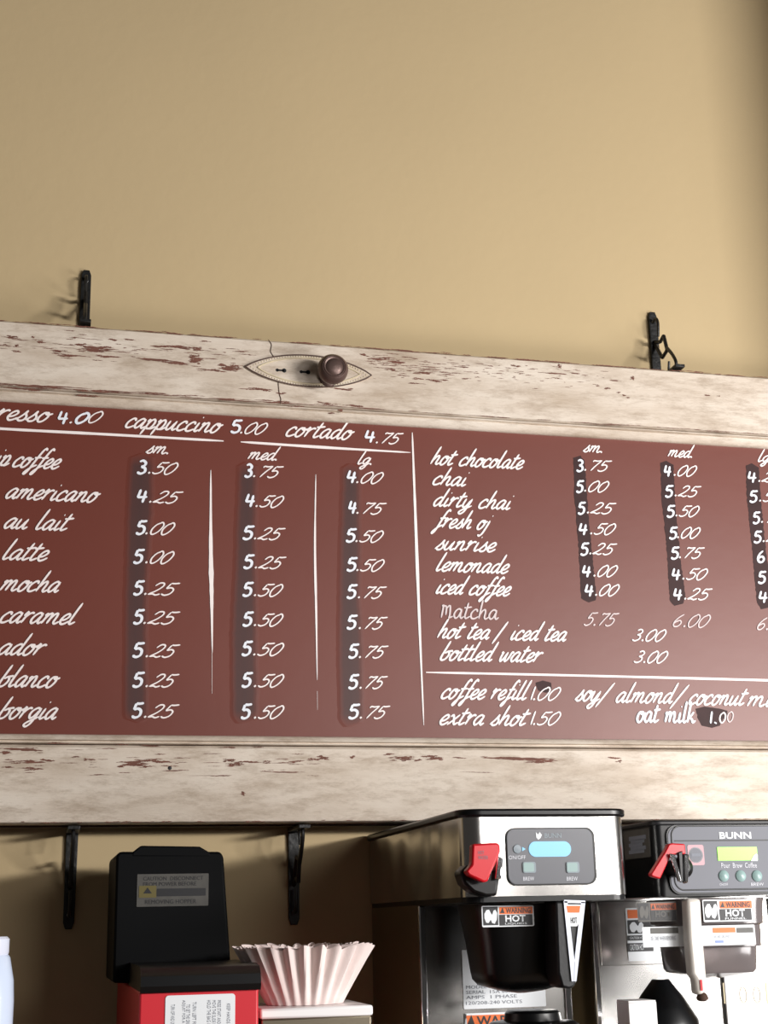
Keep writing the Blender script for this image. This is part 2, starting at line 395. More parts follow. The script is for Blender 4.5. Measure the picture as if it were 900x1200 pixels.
# ------------------------------------------------------------------ brush lettering (own stroke alphabet)
S = {
'a': (1.0, [[(.74,.86),(.48,1.02),(.18,.78),(.04,.35),(.2,.0),(.48,.2),(.72,.8)],[(.76,1.0),(.66,.3),(.78,.0),(1.02,.22)]]),
'b': (.95, [[(.28,2.05),(.16,1.2),(.06,.3),(.22,.0),(.55,.1),(.74,.55),(.56,.92),(.24,.72)],[(.58,.92),(.8,.98),(1.0,1.0)]]),
'c': (.82, [[(.66,.74),(.62,.98),(.36,.96),(.08,.55),(.12,.08),(.42,.0),(.84,.26)]]),
'd': (1.02, [[(.72,.86),(.48,1.02),(.16,.78),(.04,.35),(.2,.0),(.48,.2),(.72,.8)],[(.88,2.1),(.76,1.2),(.66,.3),(.78,.0),(1.04,.22)]]),
'e': (.80, [[(.02,.36),(.4,.44),(.64,.76),(.5,1.0),(.22,.82),(.06,.36),(.24,.0),(.52,.04),(.82,.3)]]),
'f': (.74, [[(.86,1.80),(.74,2.04),(.54,1.75),(.36,.8),(.22,-.2),(.06,-.66),(-.08,-.66),(-.02,-.4),(.3,.0),(.76,.3)],[(.1,1.0),(.4,1.04),(.78,1.1)]]),
'g': (.95, [[(.74,.86),(.48,1.02),(.16,.78),(.06,.4),(.22,.06),(.48,.24),(.72,.84)],[(.78,1.0),(.66,.2),(.52,-.45),(.26,-.72),(.04,-.56),(.24,-.28),(.95,.2)]]),
'h': (1.02, [[(.3,2.1),(.18,1.2),(.06,.0)],[(.1,.4),(.36,.88),(.6,1.0),(.66,.7),(.6,.2),(.74,.0),(1.04,.22)]]),
'i': (.52, [[(.2,1.0),(.1,.3),(.2,.0),(.52,.22)],[(.26,1.5),(.3,1.62)]]),
'j': (.55, [[(.3,1.0),(.2,.2),(.06,-.5),(-.18,-.78),(-.36,-.6)],[(.34,1.5),(.38,1.62)]]),
'k': (.95, [[(.26,2.1),(.14,1.2),(.04,.0)],[(.66,1.05),(.4,.7),(.14,.5)],[(.2,.52),(.5,.3),(.66,.0),(.95,.2)]]),
'l': (.58, [[(.3,2.1),(.18,1.2),(.1,.3),(.22,.0),(.58,.24)]]),
'm': (1.50, [[(.0,.76),(.18,1.0),(.14,.55),(.04,.0)],[(.1,.4),(.32,.88),(.54,1.0),(.58,.6),(.5,.0)],[(.54,.4),(.78,.9),(1.0,1.0),(1.06,.68),(1.02,.2),(1.18,.0),(1.5,.24)]]),
'n': (1.05, [[(.0,.76),(.18,1.0),(.14,.55),(.04,.0)],[(.1,.4),(.34,.88),(.58,1.0),(.64,.68),(.6,.2),(.74,.0),(1.06,.24)]]),
'o': (.88, [[(.52,1.0),(.24,.9),(.05,.4),(.18,.0),(.48,.06),(.7,.55),(.58,.98),(.42,.86),(.66,.76),(.94,.92)]]),
'p': (.98, [[(.0,.74),(.18,1.02),(.12,.2),(-.02,-.68)],[(.1,.3),(.3,.86),(.56,1.02),(.72,.66),(.58,.12),(.32,.0),(.14,.16)],[(.4,.0),(.7,.04),(.98,.28)]]),
'r': (.78, [[(.0,.7),(.2,1.12),(.2,.8),(.08,.0)],[(.14,.5),(.36,.86),(.6,1.02),(.76,.9)]]),
's': (.76, [[(-.06,.06),(.3,.6),(.5,1.12)],[(.5,1.12),(.46,.78),(.62,.42),(.52,.06),(.24,-.02),(.06,.14)],[(.5,.04),(.76,.26)]]),
't': (.66, [[(.36,1.72),(.22,.9),(.12,.26),(.24,.0),(.66,.26)],[(-.02,1.16),(.3,1.18),(.74,1.28)]]),
'u': (1.02, [[(.12,1.0),(.04,.34),(.18,.0),(.44,.2),(.66,.84)],[(.72,1.0),(.62,.3),(.74,.0),(1.02,.22)]]),
'v': (.85, [[(.05,.9),(.18,1.0),(.2,.4),(.24,.0),(.5,.4),(.66,.95),(.9,.95)]]),
'w': (1.3, [[(.05,.86),(.2,1.0),(.16,.4),(.26,.0),(.5,.3),(.68,.9)],[(.7,1.0),(.64,.4),(.74,.0),(1.0,.3),(1.14,.98),(1.36,.9)]]),
'x': (.95, [[(.04,.8),(.22,1.0),(.44,.5),(.62,.02),(.95,.24)],[(.82,1.04),(.44,.5),(.0,-.04)]]),
'y': (1.0, [[(.12,1.0),(.04,.34),(.18,.0),(.44,.2),(.66,.84)],[(.74,1.0),(.62,.2),(.46,-.5),(.18,-.76),(-.02,-.58),(.22,-.28),(1.0,.22)]]),
'M': (1.3, [[(.05,1.25),(.2,1.3),(.1,.0)],[(.2,1.3),(.5,1.2),(.52,.3)],[(.5,1.0),(.85,1.35),(.92,.3),(.85,.02),(1.25,.2)]]),
'/': (1.0, [[(.62,1.95),(.3,.8),(-.05,-.5)]]),
'.': (.4, [[(.10,.0),(.14,.10),(.18,.2)]]),
' ': (.7, [])}
D = {  # figures, height 1
'0': (.74, [[(.42,1.0),(.16,.8),(.04,.4),(.16,.04),(.36,.02),(.58,.3),(.66,.74),(.5,1.0),(.34,.98)]]),
'1': (.36, [[(.2,1.0),(.12,.5),(.06,.0)]]),
'2': (.72, [[(.12,.74),(.3,.98),(.54,.96),(.58,.72),(.36,.36),(.0,.04)],[(.0,.04),(.25,.08),(.46,.0),(.68,.1)]]),
'3': (.70, [[(.14,.9),(.36,1.0),(.56,.84),(.48,.62),(.26,.52)],[(.26,.52),(.54,.44),(.56,.16),(.3,.0),(.04,.1)]]),
'4': (.78, [[(.22,1.0),(.12,.6),(.1,.42),(.36,.42),(.72,.46)],[(.58,.92),(.5,.4),(.42,.0)]]),
'5': (.72, [[(.24,.98),(.17,.72),(.12,.54)],[(.24,.98),(.46,.97),(.72,1.02)],[(.12,.54),(.38,.62),(.58,.46),(.52,.14),(.26,.0),(.02,.1)]]),
'6': (.72, [[(.52,1.0),(.24,.72),(.08,.34),(.18,.04),(.44,.04),(.58,.3),(.44,.5),(.2,.4),(.1,.26)]]),
'7': (.70, [[(.1,.84),(.16,.96),(.4,.93),(.7,1.0)],[(.7,1.0),(.44,.5),(.26,.0)]]),
'.': (.34, [[(.16,.0),(.19,.06),(.22,.12)]])}
stroke_no = [0]
def write(name, text, x0, y, x1, h, wd, mt, shear=.52, tbl=None, label=None, wob=.0, parent=None):
    """text with its baseline at photo pixel (x0, y), ending at column x1, on the panel; h, wd in metres"""
    tbl = tbl or S; a = px2(x0, y, YPN); b = px2(x1, y, YPN)
    tot = sum(tbl[ch][0] for ch in text); sx = (b.x-a.x)/max(.3, tot)
    bm = bmesh.new(); cx = 0
    for ch in text:
        adv, strokes = tbl[ch]; dz = random.uniform(-wob, wob)*h
        for st in strokes:
            pts = cr([Vector((p[0], p[1])) for p in st], 4)
            q = [Vector((a.x+(cx+p.x)*sx+shear*(p.y*h-.25*h), a.y+p.y*h+dz)) for p in pts]
            ws = []
            for i in range(len(q)):
                t = q[min(i+1, len(q)-1)]-q[max(i-1, 0)]; ang = math.atan2(t.y, t.x)
                ws.append(wd*(.74+.46*abs(math.sin(ang-math.radians(35)))))
            stroke_no[0] += 1
            if ch == '.': ws = [v*1.45 for v in ws]
            ribbon(bm, q, ws, YPN-.0011-.00011*(stroke_no[0] % 5))
        cx += adv
    return obj(name, bm, mt, parent or board, label=label or ('white brush lettering reading "%s"' % text))
def words(lst, h, wd, mt=WHITE, **k):
    for t, x0, y, x1 in lst: write('menu_word', t, x0, y, x1, h, wd, mt, **k)
XH = .0165
words([('espresso',-44,489,57),('cappuccino',147,501,257),('cortado',335,511,411)], .0170, .0036)
words([('drip',-26,544,11),('coffee',15,547,69),('americano',7,584,113),('au lait',5,619,79),('latte',3,655.5,55),('mocha',1,692,69),('caramel',0,729.5,88),
       ('ador',-2,767,50),('blanco',-2,804.5,65),('borgia',-2,842,66)], .0172, .0036)
words([('hot chocolate',505,544,612),('chai',507,568,546),('dirty chai',508,593,598),('fresh oj',511,618,573),('sunrise',511,644,580),('lemonade',511,669,595),
       ('iced coffee',511,695.5,597),('hot tea / iced tea',513,747.5,663),('bottled water',516,773.5,633),('coffee refill',517,818.5,617),('extra shot',515,849,616)], XH, .0037)
words([('Matcha',516,724,584)], .0165, .0030, DIM, shear=.15)
words([('soy',675,821,703),('almond',722,823,788),('coconut',807,825.5,872),('milk',876,827.5,925)], .0175, .0037)
words([('/',702,823,718),('/',789,825,806)], .0180, .0037)
words([('oat milk',746,846,815)], .0180, .0042, WHITEB, shear=.2)
words([('sm.',172,531,199),('med.',291,538,326),('lg.',419,544,437)], .0125, .0029)
words([('sm.',684,529.5,707),('med.',783,535,812),('lg.',888,541,905)], .0125, .0029)
def cents(t, x0, y, x1, h=.0212, wd=.0026, mt=WHITE, **k): write('price_figure', t, x0, y, x1-3, h, wd, mt, .60, D, **k)
def big(t, x0, y, x1, h=.0235, wd=.0043): write('price_figure', t, x0, y, x1, h, wd, WHITEB, .10, D, label='thick chalk-white figure %s painted over a dark patch' % t)
rows = [  # digit, x0, x1, baseline, cents, x0, x1
 ('3',160,172,555,'.50',173,208),('4',160,173,589,'.25',174,211),('5',159,171,626,'.00',170,204),('5',156,168,660,'.00',170,203),('5',156,168,697,'.25',168,207),
 ('5',156,168,731,'.25',167,207),('5',155,168,770,'.25',170,207),('5',155,168,805,'.25',170,206),('5',154,167,841,'.25',168,206),
 ('3',286,296,559,'.75',296,329),('4',287,299,594,'.50',299,332),('5',284,297,632,'.25',297,331),('5',285,297,666,'.25',298,332),('5',284,296,698.5,'.50',297,331),
 ('5',284,296,733.5,'.50',297,331),('5',283,295,768,'.50',296,332),('5',283,295,805,'.50',297,332),('5',282,294,842,'.50',297,332),
 ('4',406,418,566,'.00',417,449),('4',408,418,602,'.75',417,450),('5',405,417,635,'.50',416,449),('5',406,418,669,'.50',417,450),('5',406,418,701,'.75',419,450),
 ('5',406,418,737,'.75',420,451),('5',408,420,771,'.75',420,452),('5',408,420,807,'.75',421,451),('5',408,421,842,'.75',421,454)]
for d, a, b, y, cc, e, f in rows: big(d, a, y, b); cents(cc, e, y, f)
rows = [('3',675,684,552.5,'.75',684,715),('5',675,684,577,'.00',684,714),('5',677,686,602.5,'.25',687,720),('4',678,689,627,'.50',691,722),('5',680,690,650.5,'.25',690,721),
 ('4',682,693,676.5,'.00',695,724),('4',685,696,699,'.00',697,726),
 ('4',778,787,558.5,'.00',789,817),('5',779,789,582.5,'.25',790,820),('5',781,791,606,'.50',791,820),('5',784,794,631.5,'.00',793,821),('5',786,796,655,'.75',795,824),
 ('4',787,798,680,'.50',799,830),('4',789,800,703.5,'.25',801,833),
 ('4',876,887,565.5,'.25',888,918),('5',878,888,588.5,'.50',889,919),('5',882,891,613.5,'.75',891,921),('5',883,893,636,'.25',893,923)]
for d, a, b, y, cc, e, f in rows: big(d, a, y, b, .0225, .0041); cents(cc, e, y-1.0, f, .0212)
for d, a, b, y in (('6',887,897,659),('5',888,898,683.5),('4',889,900,706.5)): big(d, a, y, b, .0225, .0041)
big('4', 67, 497, 80, .0235, .0040)
cents('.', 80, 496, 91); write('price_figure', '0', 88, 496, 102, .019, .0044, WHITEB, .5, D, label='thick chalk-white figure 0 painted over the older one'); cents('0', 103, 495.5, 120)
big('5', 270, 507, 283); cents('.00', 281, 508, 313)
big('4', 427, 518.5, 440); cents('.75', 440, 519.5, 470)
cents('5.75', 685, 733, 723, .0235, .0024, DIM); cents('6.00', 788, 734.5, 833, .0235, .0024, DIM); cents('6.', 887, 738, 905, .0235, .0024, DIM)
cents('3.00', 741, 751, 781); cents('3.00', 743, 776.5, 783)
for yy, tt in ((820.5, '.00'), (849.5, '.50')):
    write('price_figure', '1', 622, yy, 627, .024, .0028, WHITE, .3, D); cents(tt, 624, yy, 657, .0225)
write('price_figure', '1.', 832, 848, 840, .022, .0036, WHITEB, .1, D); write('price_figure', '0', 843, 847, 851, .018, .0026, WHITE, .1, D); write('price_figure', '0', 852, 846, 860, .018, .0022, DIM, .1, D)

# ruled lines
def rule(pts, w0, w1, w2, name='ruled_line'):
    q = cr([px2(x, y, YPN) for x, y in pts], 8); n = len(q)
    ws = [(w0+(w1-w0)*2*i/(n-1) if i < n/2 else w1+(w2-w1)*(2*i/(n-1)-1))*random.uniform(.88, 1.1)*.00155 for i in range(n)]
    bm = bmesh.new(); ribbon(bm, q, ws, YPN-.0009); return obj(name, bm, WHITE, board)
rule([(-60,497.5),(0,502.5),(130,509.5),(262,517)], 3, 3.2, 2.6)
rule([(282,518),(380,524.5),(481,530.5)], 2.6, 3.4, 1.6)
rule([(247,551),(247,640),(248,700),(248.7,765)], 1.4, 5.2, 1.2)
rule([(248.4,765),(248.4,813)], 1, .9, .6)
rule([(370,556),(369,640),(370.5,720),(371.6,797)], 1.0, 3.0, 1.0)
rule([(371.7,810),(372,832)], .8, 1.2, .6)
rule([(483,507),(486.5,600),(491,720),(496.5,850)], 1.8, 3.9, 1.2)
rule([(499,788),(680,791.8),(900,797.4),(930,799)], 2.4, 2.8, 2.4)

# patches of darker paint under the changed figures
def patch(pts, name='dark_patch', soft=0):
    """brushed patch built row by row; 'cover' mixes its dark paint into the board colour"""
    y0, y1 = min(y for _, y in pts), max(y for _, y in pts); n = max(6, int((y1-y0)/(2.5 if not soft else 5))); rows = []
    for k in range(n+1):
        y = y0+.05+(y1-y0-.1)*k/n; xs = []
        for (xa, ya), (xb, yb) in zip(pts, pts[1:]+pts[:1]):
            if (ya <= y) != (yb <= y): xs.append(xa+(xb-xa)*(y-ya)/(yb-ya))
        if len(xs) < 2: continue
        j = .55 if not soft else .5
        rows.append((y, min(xs)+random.uniform(-j, j), max(xs)+random.uniform(-j, j)))
    bm = bmesh.new(); cov = []; g = []
    for k, (y, l, r) in enumerate(rows):
        if soft:
            full = soft; soft_ = min(soft, (r-l)/3)
            e = min(1, k/3, (len(rows)-1-k)/3); cols = [(l-full, 0), (l-soft_*.1, .35), (l+soft_*.9, .9), ((l+r)/2, 1), (r-soft_*.9, .9), (r+soft_*.1, .35), (r+full, 0)]
        else: e = 1; cols = [(l, 1), ((l+r)/2, 1), (r, 1)]
        row = []
        for x, c_ in cols:
            p = px2(x, y, YPN); row.append(bm.verts.new((p.x, YPN-(.0004 if c_ > 0 else .00008), p.y))); cov.append(c_*e)
        g.append(row)
    for A, B in zip(g, g[1:]):
        for i in range(len(A)-1): bm.faces.new((A[i], A[i+1], B[i+1], B[i]))
    o = obj(name, bm, SOFTP if soft else PATCH, board)
    at = o.data.attributes.new('cover', 'FLOAT', 'POINT'); at.data.foreach_set('value', cov)
    return o
soft = [[(155,532),(168,531),(178,536),(177,600),(171,680),(170,760),(171,842),(163,847),(150,846),(147,838),(148,700),(150,620),(152,560)],
 [(281,543),(290,541),(299,546),(298,640),(299,720),(300,835),(294,847),(280,848),(274,840),(273,744),(277,660),(279,600)],
 [(403,546),(411,543),(420,548),(421,640),(420,700),(423,745),(424,840),(419,851),(406,852),(400,844),(398,745),(400,640)]]
for sp in soft: patch(sp, soft=4.5)
patch([(672,536),(680,534),(685,540),(690,610),(694,650),(698,690),(699,703),(690,706),(681,702),(678,640),(673,580)])
patch([(774,542),(781,540),(789,545),(792,600),(797,650),(803,700),(800,709),(790,710),(785,704),(781,640),(775,580)])
patch([(874,545),(881,543),(889,548),(893,600),(898,650),(905,706),(903,713),(892,714),(887,706),(881,640),(875,580)])
patch([(815,829),(825,828),(836,829),(852,832),(852,838),(846,844),(843,851),(834,853),(823,851),(818,842)])
patch([(627,799),(636,797.5),(646,800),(647,808),(640,812),(631,810)])

# ------------------------------------------------------------------ wrought iron brackets
def bracket(x, z_end, z_board, up, label):
    """flat bar on the wall from the board out to z_end, an arm along the board edge and a scrolled brace"""
    root = thing('iron_bracket', (x, 0, min(z_end, z_board)), label, 'bracket', 'wrought iron brackets holding the menu board')
    s = 1 if up else -1; hw = .0098
    L = abs(z_end-z_board)
    bm = bmesh.new()
    pts = [(x-hw, z_board), (x+hw, z_board), (x+hw*.9, z_end-s*.010), (x+hw*.55, z_end), (x-hw*.55, z_end), (x-hw*.9, z_end-s*.010)]
    prism_xz(bm, pts, -.0065, -.0004)
    obj('wall_bar', bm, IRON, root, bevel=.001)
    zb = z_board + s*.004
    obj('arm', BX(x-hw, x+hw, -.108, -.006, min(zb-.003, zb+.003), max(zb-.003, zb+.003)), IRON, root, bevel=.001)
    R = L/.155
    def q(y, z): return Vector((x, -y, zb+s*z*R))
    w_ = 1.0
    def poly(pts, r=.0036): 
        bm = bmesh.new(); tube(bm, cr([q(*p) for p in pts], 5), r, 8, 1.0, r_end=r*.75); return bm
    def bar(pts, r=.0036):
        bm = bmesh.new()
        for a, b in zip(pts, pts[1:]): tube(bm, [q(*a), q(*b)], r, 6)
        return bm
    obj('scroll', poly([(.006, .128), (.020, .131), (.027, .120), (.026, .104), (.024, .092)], .0032), IRON, root, smooth=True)
    bmz = bar([(.006, .088), (.030, .078), (.048, .084)]); obj('brace_link', bmz, IRON, root)
    obj('brace_link', bar([(.006, .084), (.034, .044), (.058, .050), (.048, .084)]), IRON, root)
    obj('brace', poly([(.056, .056), (.076, .036), (.091, .014), (.088, .0)], .0038), IRON, root, smooth=True)
    obj('scroll', poly([(.062, .0), (.058, .010), (.062, .026)], .0030), IRON, root, smooth=True)
    bm = bmesh.new(); zz = z_end - s*.022
    lathe(bm, [(.0042, 0), (.0035, .002), (0, .0032)], (x, -.0065, zz), 'y', 12)
    obj('screw_head', bm, CHROME, root, label='bright screw head')
    return root
ztop = ZT+.0035; zbot = ZB-.003
bracket(P(100,318,0).x+.002, P(100,318,0).z, ztop, True, 'black iron bracket rising above the board on the left, over the word cappuccino')
bracket(P(763,367,0).x, P(763,367,0).z, ztop, True, 'black iron bracket with open scroll rising above the board on the right')
bracket(P(80,1089,0).x, P(78,1089,0).z, zbot, False, 'black iron bracket under the board at far left, beside the grinder')
bracket(P(344,1084,0).x, P(342,1084,0).z, zbot, False, 'black iron bracket under the board, above the paper filters')

# ------------------------------------------------------------------ counter
ctr_z = .93
counter = thing('counter', (.2, -.33, 0), 'dark-topped serving counter under the coffee machines along the back wall', 'counter')
obj('worktop', BX(-1.6, 1.60, -.70, -.002, ctr_z-.04, ctr_z), STONE, counter, bevel=.004)
obj('cabinet_body', BX(-1.58, 1.59, -.66, -.004, .08, ctr_z-.04), CAB, counter)
obj('plinth', BX(-1.56, 1.58, -.62, -.02, 0, .08), BLACKM, counter)
for k in range(7):
    x0 = -1.57+k*.45; d = obj('door', BX(x0, x0+.44, -.68, -.66, .1, ctr_z-.06), CAB, counter, bevel=.003)
    obj('handle', BX(x0+.39, x0+.402, -.70, -.68, .55, .68), STEEL, d, bevel=.002)

# ------------------------------------------------------------------ small helpers for printed things
def R4(x0, y0, x1, y1, Y):
    a = P(x0, y0, Y); b = P(x1, y1, Y); cxy = P((x0+x1)/2, y0, Y).z; dxy = P((x0+x1)/2, y1, Y).z
    return a.x, b.x, dxy, cxy
def plate(name, x0, y0, x1, y1, Y, mt, parent, r=.002, th=.001, label=None, k=4):
    """thin rounded plate facing the room, given by its photo pixels on plane Y (its back)"""
    X0, X1, Z0, Z1 = R4(x0, y0, x1, y1, Y); r = min(r, (X1-X0)*.49, (Z1-Z0)*.49)
    return obj(name, prism_xz(bmesh.new(), rrect(X0, X1, Z0, Z1, r, k), Y, Y-th), mt, parent, label=label)
def typed(name, text, x0, y1, x1, y0, Y, mt, parent, bold=0.0, label=None, rot=0):
    """lettering filling the pixel box (x0,y0)-(x1,y1) on plane Y"""
    cu = bpy.data.curves.new(name, 'FONT'); cu.body = text; cu.size = 1; cu.offset = bold; cu.resolution_u = 2
    to = bpy.data.objects.new(name, cu); COL.objects.link(to); dg = bpy.context.evaluated_depsgraph_get(); dg.update()
    me = bpy.data.meshes.new_from_object(to.evaluated_get(dg)); bpy.data.objects.remove(to)
    bm = bmesh.new(); bm.from_mesh(me)
    if rot:
        for v in bm.verts: v.co = Vector((v.co.y, -v.co.x, 0)) if rot < 0 else Vector((-v.co.y, v.co.x, 0))
    X0, X1, Z0, Z1 = R4(x0, y0, x1, y1, Y)
    xs = [v.co.x for v in bm.verts]; ys = [v.co.y for v in bm.verts]
    for v in bm.verts:
        v.co = Vector((X0+(v.co.x-min(xs))/(max(xs)-min(xs))*(X1-X0), Y-.0003, Z0+(v.co.y-min(ys))/(max(ys)-min(ys))*(Z1-Z0)))
    o = obj(name, bm, mt, parent, label=label or 'lettering "%s"' % text.replace('\n', ' ')); return o
def poly(name, pts, Y, th, mt, parent, bevel=0, label=None):
    return obj(name, prism_xz(bmesh.new(), [tuple(px2(x, y, Y-th)) for x, y in pts], Y, Y-th), mt, parent, bevel=bevel, label=label)
def hand(x0, y0, x1, y1):
    """pouring-hand pictogram outline inside a pixel box"""
    o = [(.05,.35),(.2,.12),(.38,.1),(.5,.3),(.6,.42),(.7,.15),(.82,.1),(.95,.3),(.92,.7),(.78,.95),(.6,.9),(.5,.7),(.35,.9),(.18,.88),(.06,.62)]
    return [(x0+a*(x1-x0), y0+b*(y1-y0)) for a, b in o]
def warning(x0, y0, x1, y1, Y, parent, mark='HOT\nLIQUIDS', split=.33, tone=LWHITE, orange=ORANGE, label='white-edged warning label with orange band and the word HOT'):
    """warning label: pictogram square, orange band with WARNING, black field with HOT"""
    lb = plate('warning_label', x0, y0, x1, y1, Y, tone, parent, .002, .0008, label=label); Y -= .0009
    W, H = x1-x0, y1-y0; m = .05*H+.4; xs = x0+W*split; ym = y0+H*.40
    pic = plate('pictogram', x0+m, y0+m, xs-.4, y1-m, Y, INK, lb, .0005, .0003)
    bm = prism_xz(bmesh.new(), [tuple(px2(x, y, Y)) for x, y in hand(x0+m+1, y0+m+1.5, xs-1.2, y1-m-.8)], Y-.0003, Y-.0006); obj('hand_sign', bm, tone, lb)
    plate('orange_band', xs+.4, y0+m, x1-m, ym, Y, orange, lb, .0005, .0003)
    typed('band_text', 'WARNING', xs+W*.13, ym-1, x1-m-W*.04, y0+m+1, Y-.0003, INK, lb, .02)
    bm = prism_xz(bmesh.new(), [tuple(px2(x, y, Y)) for x, y in ((xs+1.5, ym-1), (xs+W*.11, ym-1), (xs+W*.06+.6, y0+m+1))], Y-.0003, Y-.0006); obj('warning_triangle', bm, INK, lb)
    plate('black_field', xs+.4, ym+.6, x1-m, y1-m, Y, INK, lb, .0005, .0003)
    a = mark.split('\n')
    typed('field_text', a[0], xs+W*.12, ym+(y1-ym)*.62, x1-W*.16, ym+1.2, Y-.0003, tone, lb, .03)
    if len(a) > 1: typed('field_text', a[1], xs+W*.12, y1-m-.8, x1-W*.14, ym+(y1-ym)*.68, Y-.0003, tone, lb)
    return lb

# ------------------------------------------------------------------ steel brewer (left machine)
Y1 = -.565
hx0, hx1 = .5505, .7870
hz0, hz1 = P(640, 1049.5, Y1).z, P(640, 957, Y1).z
b1 = thing('coffee_brewer', ((hx0+hx1)/2, -.28, ctr_z), 'polished steel coffee brewer with blue lit screen and black funnel, left of the grey one', 'coffee machine')
def plan(x0, x1, y0, y1, r, k=8): return rrect(x0, x1, y0, y1, r, k, (0, 0, 1, 1))
obj('brewer_head', prism_xy(bmesh.new(), plan(hx0, hx1, Y1, -.01, .026), hz0, hz1), STEEL, b1, smooth=True, label='polished steel head wrapping round the front')
obj('lid', prism_xy(bmesh.new(), plan(hx0-.005, hx1+.004, Y1-.006, -.008, .03), hz1, hz1+.0105), BLACK, b1, bevel=.003)
obj('head_underside', prism_xy(bmesh.new(), plan(hx0+.002, hx1-.002, Y1+.002, -.01, .024), hz0-.007, hz0), BLACK, b1)
ty = -.315
obj('tower', BX(hx0+.001, hx1-.003, ty+.002, -.012, ctr_z+.03, hz0-.007), STEELS, b1)
tf = obj('tower_front', BX(hx0+.012, hx1-.014, ty-.001, ty+.002, ctr_z+.03, hz0-.008), STEEL, b1)
for xx in (hx0+.001, hx1-.013): obj('corner_strip', BX(xx, xx+.010, ty-.006, ty+.004, ctr_z+.03, hz0-.008), CHROME, b1, bevel=.002)
obj('base', prism_xy(bmesh.new(), plan(hx0, hx1, Y1+.01, -.012, .02), ctr_z, ctr_z+.03), BLACK, b1, bevel=.003)
Yf = Y1-.0005
cp = plate('control_panel', 592, 970, 699, 1037, Yf, BLACK, b1, .012, .003, 'dark grey control panel with rounded corners', 8); 
Yc = Yf-.003
plate('panel_face', 593.5, 971.5, 697, 1035.5, Yc, GREYD, cp, .011, .0008, k=8); Yc -= .0009
plate('screen', 619, 986, 669.5, 1004, Yc, BLUE, cp, .02, .0008, 'glowing light blue screen', 8)
typed('maker_name', 'BUNN', 638, 982, 658, 976.5, Yc, BTNG, cp, .02)
poly('bean_logo', [(628,975),(630.5,978),(632.5,975),(635,978.5),(633.5,982),(631,984),(628.5,981.5)], Yc, .0005, LWHITE, cp)
for bx_, by_ in ((612, 1010), (663, 1010)):
    bt = plate('button', bx_, by_, bx_+16, by_+13, Yc, BTNG, cp, .003, .0015); 
    typed('button_text', 'BREW', bx_+1, by_+22, bx_+14, by_+17.5, Yc, PRINT, cp)
    plate('button_face', bx_+1.2, by_+1.2, bx_+14, by_+11.6, Yc-.0015, BTN, cp, .002, .0004)
bm = bmesh.new(); q = P(606, 995, Yc); lathe(bm, [(.006, 0), (.0055, .0012), (0, .0014)], q, 'y', 20); obj('power_button', bm, BTNG, cp)
typed('button_text', 'ON/OFF', 596, 1007, 616, 1002.5, Yc, PRINT, cp)
poly('status_light', [(612,992.5),(616,995),(612,997.5)], Yc, .0005, BLUE, cp)
# hot water tap
tap = poly('hot_water_tap', [(539,1022),(547,1014),(560,1012),(578,1020),(586,1028),(583,1050),(570,1051),(555,1046),(544,1036)], Y1+.01, .034, BLACK, b1, .004, 'black hot water tap')
poly('tap_lever', [(554,989),(583,987.5),(586.5,990.5),(586.5,998),(583,1008),(576,1022),(572,1033),(567,1034),(550,1026),(546,1021),(553,1013)], Y1-.030, .016, RED, tap, .003, 'bright red tap lever')
poly('tap_stem', [(583,1003),(590,1006),(588,1030),(580,1031)], Y1-.004, .03, CHROME, tap, .002, 'chrome tap stem')
typed('lever_text', 'HOT\nWATER', 560, 1007, 572, 997, Y1-.0462, INKG, tap)
# funnel
fc = P(603, 1060, -.45); zt = hz0-.009
def fz(py, Y=-.5): return P(603, py, Y).z
prof = [(.006, fz(1166)-zt), (.028, fz(1163)-zt), (.054, fz(1156)-zt), (.0605, fz(1149)-zt), (.0625, fz(1140)-zt), (.068, fz(1100)-zt), (.0745, -.012), (.0765, -.004), (.0765, 0)]
fun = obj('brew_funnel', lathe(bmesh.new(), prof, (fc.x+.003, -.45, zt), 'z', 64, .5), BLACK, b1, smooth=True, label='black plastic brew funnel')
zw = P(603, 1062, -.525)
warning(564, 1061, 626, 1086, -.5262, fun)
hb = poly('funnel_handle', [(651,1056),(662,1056),(685,1057),(676,1150),(673,1157),(667,1159),(659,1157),(654,1140)], -.515, .05, BLACKM, fun, .003, 'black pistol handle with silver edging')
poly('handle_edge', [(660.5,1056),(665,1056),(673.5,1128),(673,1150),(670,1150)], -.5655, .002, SILVER, hb)
poly('handle_edge', [(681,1057),(686,1057),(675.5,1150),(672.5,1150),(673,1128)], -.5655, .002, SILVER, hb)
poly('handle_edge', [(661,1054.5),(686,1055.5),(686,1058.5),(661.5,1058)], -.5655, .002, SILVER, hb)
poly('handle_label', [(662.5,1060),(681.5,1060),(678,1083),(676,1085.5),(669,1085.5),(667,1083)], -.566, .0012, LWHITE, hb)
poly('orange_band', [(664,1061.5),(680,1061.5),(678.8,1069.5),(665.3,1069.5)], -.5673, .0005, ORANGE, hb)
typed('label_text', 'HOT', 668.5, 1082, 676.5, 1075, -.5673, INK, hb, .02)
# labels on the tower front
dl = plate('data_label', 541, 1112, 640, 1181, ty-.0015, LWHITE, b1, .002, .0008)
for k, (yy, t) in enumerate(((1158,'MODEL  ICB  120V'), (1164,'SERIAL  15A 60HZ'), (1170,'AMPS  1 PHASE'), (1176.5,'120/208-240 VOLTS'))):
    typed('label_text', t, 546, yy, 606+6*(k==3), yy-4, ty-.0024, INKG, dl)
wl = warning(544, 1186, 640, 1226, ty-.0015, b1, split=.02)
